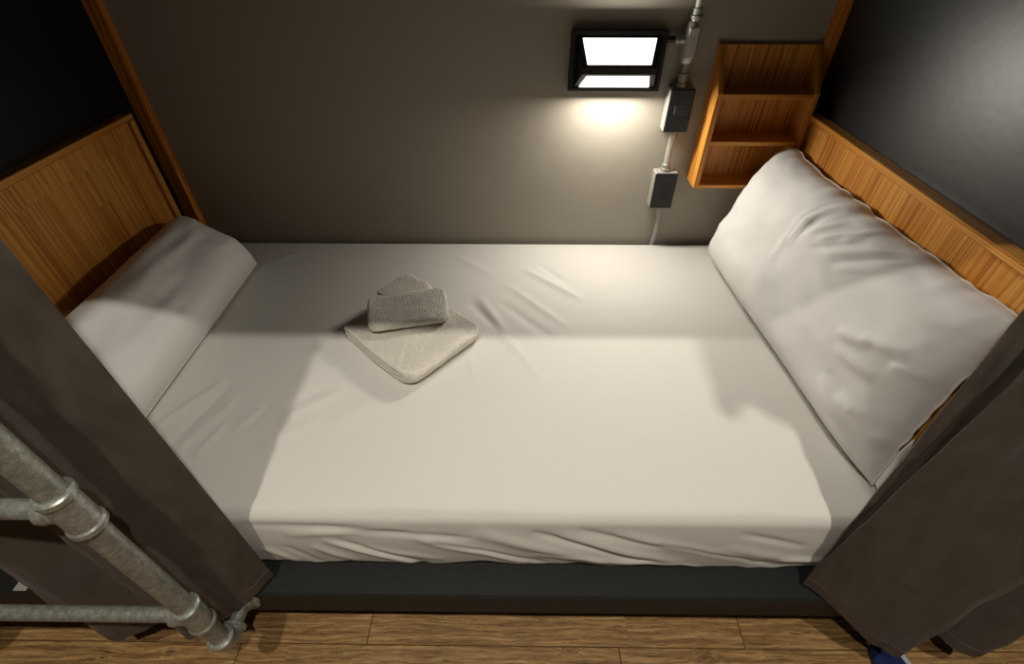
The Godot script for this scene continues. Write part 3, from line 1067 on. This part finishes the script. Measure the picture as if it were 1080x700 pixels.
# ================================================================= conduit, switch and socket
func build_conduit() -> void:
	var x := 0.474
	var t := thing("conduit", "galvanised electrical conduit running down the wall beside the lamp", "conduit", Vector3(x, M, 0))
	var z := 0.022
	# from above the frame down into the access body
	obj("pipe", turned(Vector3(0, 0.70, z), Vector3.UP, [[0.0, 0.0095], [0.27, 0.0095]]), mats.conduit, t)
	obj("connector", turned(Vector3(0, 0.675, z), Vector3.UP, [[0.0, 0.0125], [0.010, 0.0135], [0.012, 0.0155], [0.018, 0.0155], [0.020, 0.0125], [0.034, 0.0125], [0.036, 0.0105]]), mats.zinc_bright, t)
	var st := begin()
	var pts := []
	var rad := []
	for k in 15:
		var s := float(k) / 14.0
		pts.append(Vector3(-0.003, 0.580 + s * 0.100, z))
		rad.append(0.0205 * pow(maxf(0.0, sin(PI * lerpf(0.09, 0.91, s))), 0.33))
	add_tube(st, pts, rad, 20)
	var body := obj("access_body", done(st), mats.conduit, t)
	obj("cover_plate", box(Vector3(-0.003, 0.632, z + 0.0185), Vector3(0.028, 0.074, 0.005), 0.002), mats.steel_box, body)
	# branch to the lamp
	obj("branch_pipe", turned(Vector3(-0.066, 0.638, z), Vector3.RIGHT, [[0.0, 0.0085], [0.062, 0.0085]]), mats.dark_metal, t)
	obj("connector", turned(Vector3(-0.046, 0.638, z), Vector3.RIGHT, [[0.0, 0.0115], [0.004, 0.0135], [0.010, 0.0135], [0.012, 0.0115], [0.026, 0.0125], [0.030, 0.0125]]), mats.zinc_bright, t)
	# between body and switch box
	obj("connector", turned(Vector3(-0.003, 0.520, z), Vector3.UP, [[0.0, 0.0165], [0.009, 0.0165], [0.010, 0.0125], [0.026, 0.0125], [0.028, 0.0145], [0.034, 0.0145], [0.036, 0.0100], [0.052, 0.0100], [0.053, 0.0130], [0.068, 0.0130]]), mats.zinc_bright, t)
	# switch box to socket box
	obj("pipe", turned(Vector3(0.003, 0.282, z), Vector3.UP, [[0.0, 0.0090], [0.114, 0.0090]]), mats.conduit, t)
	obj("connector", turned(Vector3(0.003, 0.272, z), Vector3.UP, [[0.0, 0.0160], [0.008, 0.0160], [0.009, 0.0125], [0.020, 0.0125], [0.022, 0.0100]]), mats.zinc_bright, t)
	obj("connector", turned(Vector3(0.003, 0.397, z), Vector3.DOWN, [[0.0, 0.0125], [0.010, 0.0125], [0.012, 0.0105]]), mats.zinc, t)
	# white pipe from the socket box down behind the mattress
	var drop := []
	for k in 13:
		var s := float(k) / 12.0
		drop.append(Vector3(0.011 + 0.004 * sin(PI * s), 0.150 - s * 0.205, lerpf(z, 0.0068, smoothstep(0.4, 1.0, s))))
	obj("drop_pipe", tube(drop, [0.0065], 16), mats.pale, t)
	obj("connector", turned(Vector3(0.011, 0.147, z), Vector3.DOWN, [[0.0, 0.0115], [0.010, 0.0115], [0.012, 0.0085]]), mats.zinc, t)
	# switch
	var sb := thing("switch_box", "surface-mounted steel switch box with black cover and small rocker", "light switch", Vector3(0.4745, M + 0.398, 0))
	obj("box", box(Vector3(0, 0.0605, 0.022), Vector3(0.073, 0.121, 0.042), 0.003), mats.steel_box, sb)
	obj("cover", box(Vector3(0, 0.0605, 0.0455), Vector3(0.071, 0.119, 0.006), 0.002), mats.black_plastic, sb)
	var rk := obj("rocker", box(Vector3(0.001, 0.064, 0.0495), Vector3(0.036, 0.022, 0.004), 0.001), mats.grey_plastic, sb)
	obj("rocker_face", box(Vector3(0.001, 0.064, 0.0520), Vector3(0.029, 0.016, 0.003), 0.001, 1, Vector2.ZERO, Basis(Vector3.RIGHT, 0.08)), mats.black_plastic, rk)
	# double socket
	var ob := thing("socket_box", "surface-mounted double power socket with black cover just above the mattress", "power socket", Vector3(0.480, M + 0.150, 0))
	obj("box", box(Vector3(0, 0.0605, 0.021), Vector3(0.073, 0.121, 0.040), 0.003), mats.steel_box, ob)
	obj("cover", box(Vector3(0, 0.0605, 0.0435), Vector3(0.071, 0.119, 0.006), 0.002), mats.black_plastic, ob)
	for y in [0.040, 0.080]:
		var s := obj("socket", box(Vector3(0.001, y, 0.0467), Vector3(0.034, 0.032, 0.0024), 0.001), mats.black_plastic, ob)
		for hole in [Vector2(-0.008, -0.004), Vector2(0.008, -0.004), Vector2(0.0, 0.008)]:
			obj("pin_hole", turned(Vector3(0.001 + hole.x, y + hole.y, 0.0472), Vector3.BACK, [[0.0, 0.0032], [0.0010, 0.0032]], 12), mats.hole, s)


# ================================================================= towels
# a thick ribbon of cloth folded along a path (a, y) and pushed out along its width
func folded(path: Array, thick: float, length: float, seed_: int, round_ := 0.02) -> ArrayMesh:
	var c := curve2(path, 8)
	var left := PackedVector2Array()
	var right := PackedVector2Array()
	var n := c.size()
	for i in n:
		var d: Vector2 = (c[mini(i + 1, n - 1)] - c[maxi(i - 1, 0)]).normalized()
		var o := Vector2(-d.y, d.x) * thick * 0.5
		left.append(c[i] + o)
		right.append(c[i] - o)
	var ring := PackedVector2Array(left)
	var e: Vector2 = (c[n - 1] - c[n - 2]).normalized()
	for k in range(1, 6):
		var an := PI * k / 6.0
		var o: Vector2 = Vector2(-e.y, e.x) * cos(an) + e * sin(an)
		ring.append(c[n - 1] + o * thick * 0.5)
	for i in range(n - 1, -1, -1):
		ring.append(right[i])
	e = (c[0] - c[1]).normalized()
	for k in range(1, 6):
		var an := PI * k / 6.0
		var o: Vector2 = Vector2(-e.y, e.x) * cos(an) + e * sin(an)
		ring.append(c[0] + o * thick * 0.5)
	# centre line for each outline point, so that the ends can round off
	var core := PackedVector2Array()
	for i in n:
		core.append(c[i])
	for k in 5:
		core.append(c[n - 1])
	for i in range(n - 1, -1, -1):
		core.append(c[i])
	for k in 5:
		core.append(c[0])
	var reach := 0.0
	for p in ring:
		reach = maxf(reach, absf(p.x))
	var soft := noise(14.0, seed_, 2)
	var big := noise(5.0, seed_ + 1, 1)
	var rows := []
	var uvs := []
	var steps := []
	for k in 6:
		steps.append([-0.5 * length + thick * 0.5 * (1.0 - sin(PI * 0.5 * k / 5.0)) * 0.0 - cos(PI * 0.5 * k / 5.0) * 0.0 + thick * 0.45 * (1.0 - cos(PI * 0.5 * k / 5.0)), sin(PI * 0.5 * k / 5.0)])
	var nb := int(length / 0.007)
	for k in range(1, nb):
		steps.append([lerpf(-0.5 * length + thick * 0.45, 0.5 * length - thick * 0.45, float(k) / nb), 1.0])
	for k in range(5, -1, -1):
		steps.append([0.5 * length - thick * 0.45 * (1.0 - cos(PI * 0.5 * k / 5.0)), sin(PI * 0.5 * k / 5.0)])
	for s in steps:
		var row := []
		var uv := []
		for i in ring.size():
			var p: Vector2 = core[i].lerp(ring[i], maxf(0.02, s[1]))
			var q := Vector3(p.x, p.y, s[0])
			var bend := clampf((absf(q.z) - (length * 0.5 - round_)) / round_, 0.0, 1.0)
			q.x *= 1.0 - round_ / reach * (1.0 - sqrt(1.0 - bend * bend))
			q += Vector3(big.get_noise_3d(q.x, 0.0, q.z), 0, big.get_noise_3d(q.x, 5.0, q.z + 3.0)) * 0.006
			q += Vector3(soft.get_noise_3d(q.x * 3.0, q.y * 3.0, q.z * 3.0), soft.get_noise_3d(q.x * 3.0 + 9.0, q.y * 3.0, q.z * 3.0), 0) * 0.0014
			q.y += big.get_noise_2d(q.x * 1.5, q.z * 1.5) * 0.004 * clampf(p.y / 0.03, 0.0, 1.0)
			row.append(q)
			uv.append(Vector2(i * 0.01, s[0]))
		rows.append(row)
		uvs.append(uv)
	var st := begin()
	add_grid(st, rows, uvs, false, 1, true)
	return done(st)


func build_towels() -> void:
	# bath towel in three layers: a runs from its side corner to its front corner
	var L := 0.305
	var a := Vector2(-0.485, 0.540)
	var b := Vector2(-0.272, 0.730)
	var e1 := Vector3(b.x - a.x, 0, b.y - a.y).normalized()
	var e2 := Vector3(e1.z, 0, -e1.x)
	var width := 0.262
	var mid := Vector3((a.x + b.x) * 0.5, M + 0.005, (a.y + b.y) * 0.5) + e2 * width * 0.5
	var path := [Vector2(L * 0.44, 0.0205), Vector2(0.1, 0.0200), Vector2(-0.05, 0.0205), Vector2(-L * 0.44, 0.0200), Vector2(-L * 0.485, 0.0135), Vector2(-L * 0.44, 0.0070), Vector2(-0.05, 0.0066), Vector2(0.08, 0.0066), Vector2(L * 0.45, 0.0072), Vector2(L * 0.492, 0.0200), Vector2(L * 0.45, 0.0335), Vector2(0.06, 0.0345), Vector2(-0.06, 0.0345), Vector2(-L * 0.42, 0.0340), Vector2(-L * 0.478, 0.0310)]
	var t := thing("bath_towel", "white folded bath towel lying flat on the mattress", "towel", mid)
	t.basis = Basis(e1, Vector3.UP, -e2)
	if t.basis.determinant() < 0:
		t.basis = Basis(e1, Vector3.UP, e2)
	obj("folded_layers", folded(path, 0.0125, width, 71, 0.03), mats.towel, t)
	# hand towel rolled over on top
	var f := thing("hand_towel", "small white hand towel folded on top of the bath towel", "towel", Vector3(-0.300, M + 0.0495, 0.495))
	var ax := Vector3(0.213, 0.0, -0.055).normalized()
	var bx := Vector3(-ax.z, 0, ax.x)
	if bx.z < 0:
		bx = -bx
	var bas := Basis(bx, Vector3.UP, ax)
	if bas.determinant() < 0:
		bas = Basis(bx, Vector3.UP, -ax)
	f.basis = bas
	var roll := [Vector2(-0.036, 0.0085), Vector2(0.010, 0.0080), Vector2(0.044, 0.0085), Vector2(0.056, 0.0140), Vector2(0.046, 0.0215), Vector2(0.005, 0.0310), Vector2(-0.034, 0.0375), Vector2(-0.049, 0.0340), Vector2(-0.052, 0.0250), Vector2(-0.040, 0.0205), Vector2(0.0, 0.0190)]
	obj("front_fold", folded(roll, 0.0150, 0.215, 73, 0.03), mats.towel, f)
	var tail := obj("back_fold", folded([Vector2(-0.045, 0.0085), Vector2(0.0, 0.0085), Vector2(0.045, 0.0090), Vector2(0.058, 0.0180), Vector2(0.045, 0.0275), Vector2(0.0, 0.0310), Vector2(-0.045, 0.0315)], 0.0150, 0.125, 75, 0.03), mats.towel, f, Vector3(-0.078, 0.001, 0.006))
	tail.rotation.y = deg_to_rad(38.0)


# ================================================================= slipper on the floor under the right curtain
func build_slipper() -> void:
	var t := thing("slipper", "dark blue slipper with a pale grey edge on the floor under the curtain", "slipper", Vector3(0.893, 0.001, 1.27))
	t.rotation.y = deg_to_rad(8.0)
	var outline := PackedVector2Array()
	for k in 32:
		var an := TAU * k / 32.0
		outline.append(Vector2(signf(cos(an)) * pow(absf(cos(an)), 0.6) * (0.045 + 0.004 * sin(an)), sin(an) * 0.13))
	var st := begin()
	add_prism(st, outline, Vector3.RIGHT, Vector3.BACK, Vector3.UP, Vector3.ZERO, 0.020, 2)
	obj("sole", done(st), mats.blue, t)
	# pale edging round the outer side
	var edge := []
	for k in range(22, 40):
		var p := outline[k % 32]
		edge.append(Vector3(p.x * 1.02, 0.017, p.y * 1.01))
	obj("edge_band", tube(edge, [0.0075], 10), mats.pale, t)
	var rows := []
	var uvs := []
	for i in 9:
		var row := []
		var uv := []
		for k in 34:
			var outer := k < 17
			var an := PI * (k if outer else 33 - k) / 16.0
			var rr := 0.047 if outer else 0.043
			row.append(Vector3(cos(an) * rr, (0.012 if outer else 0.010) + sin(an) * rr * 0.95, 0.01 + i * 0.0085))
			uv.append(Vector2(k * 0.01, i * 0.01))
		rows.append(row)
		uvs.append(uv)
	st = begin()
	add_grid(st, rows, uvs, false, 1, true)
	obj("strap", done(st), mats.pale, t)
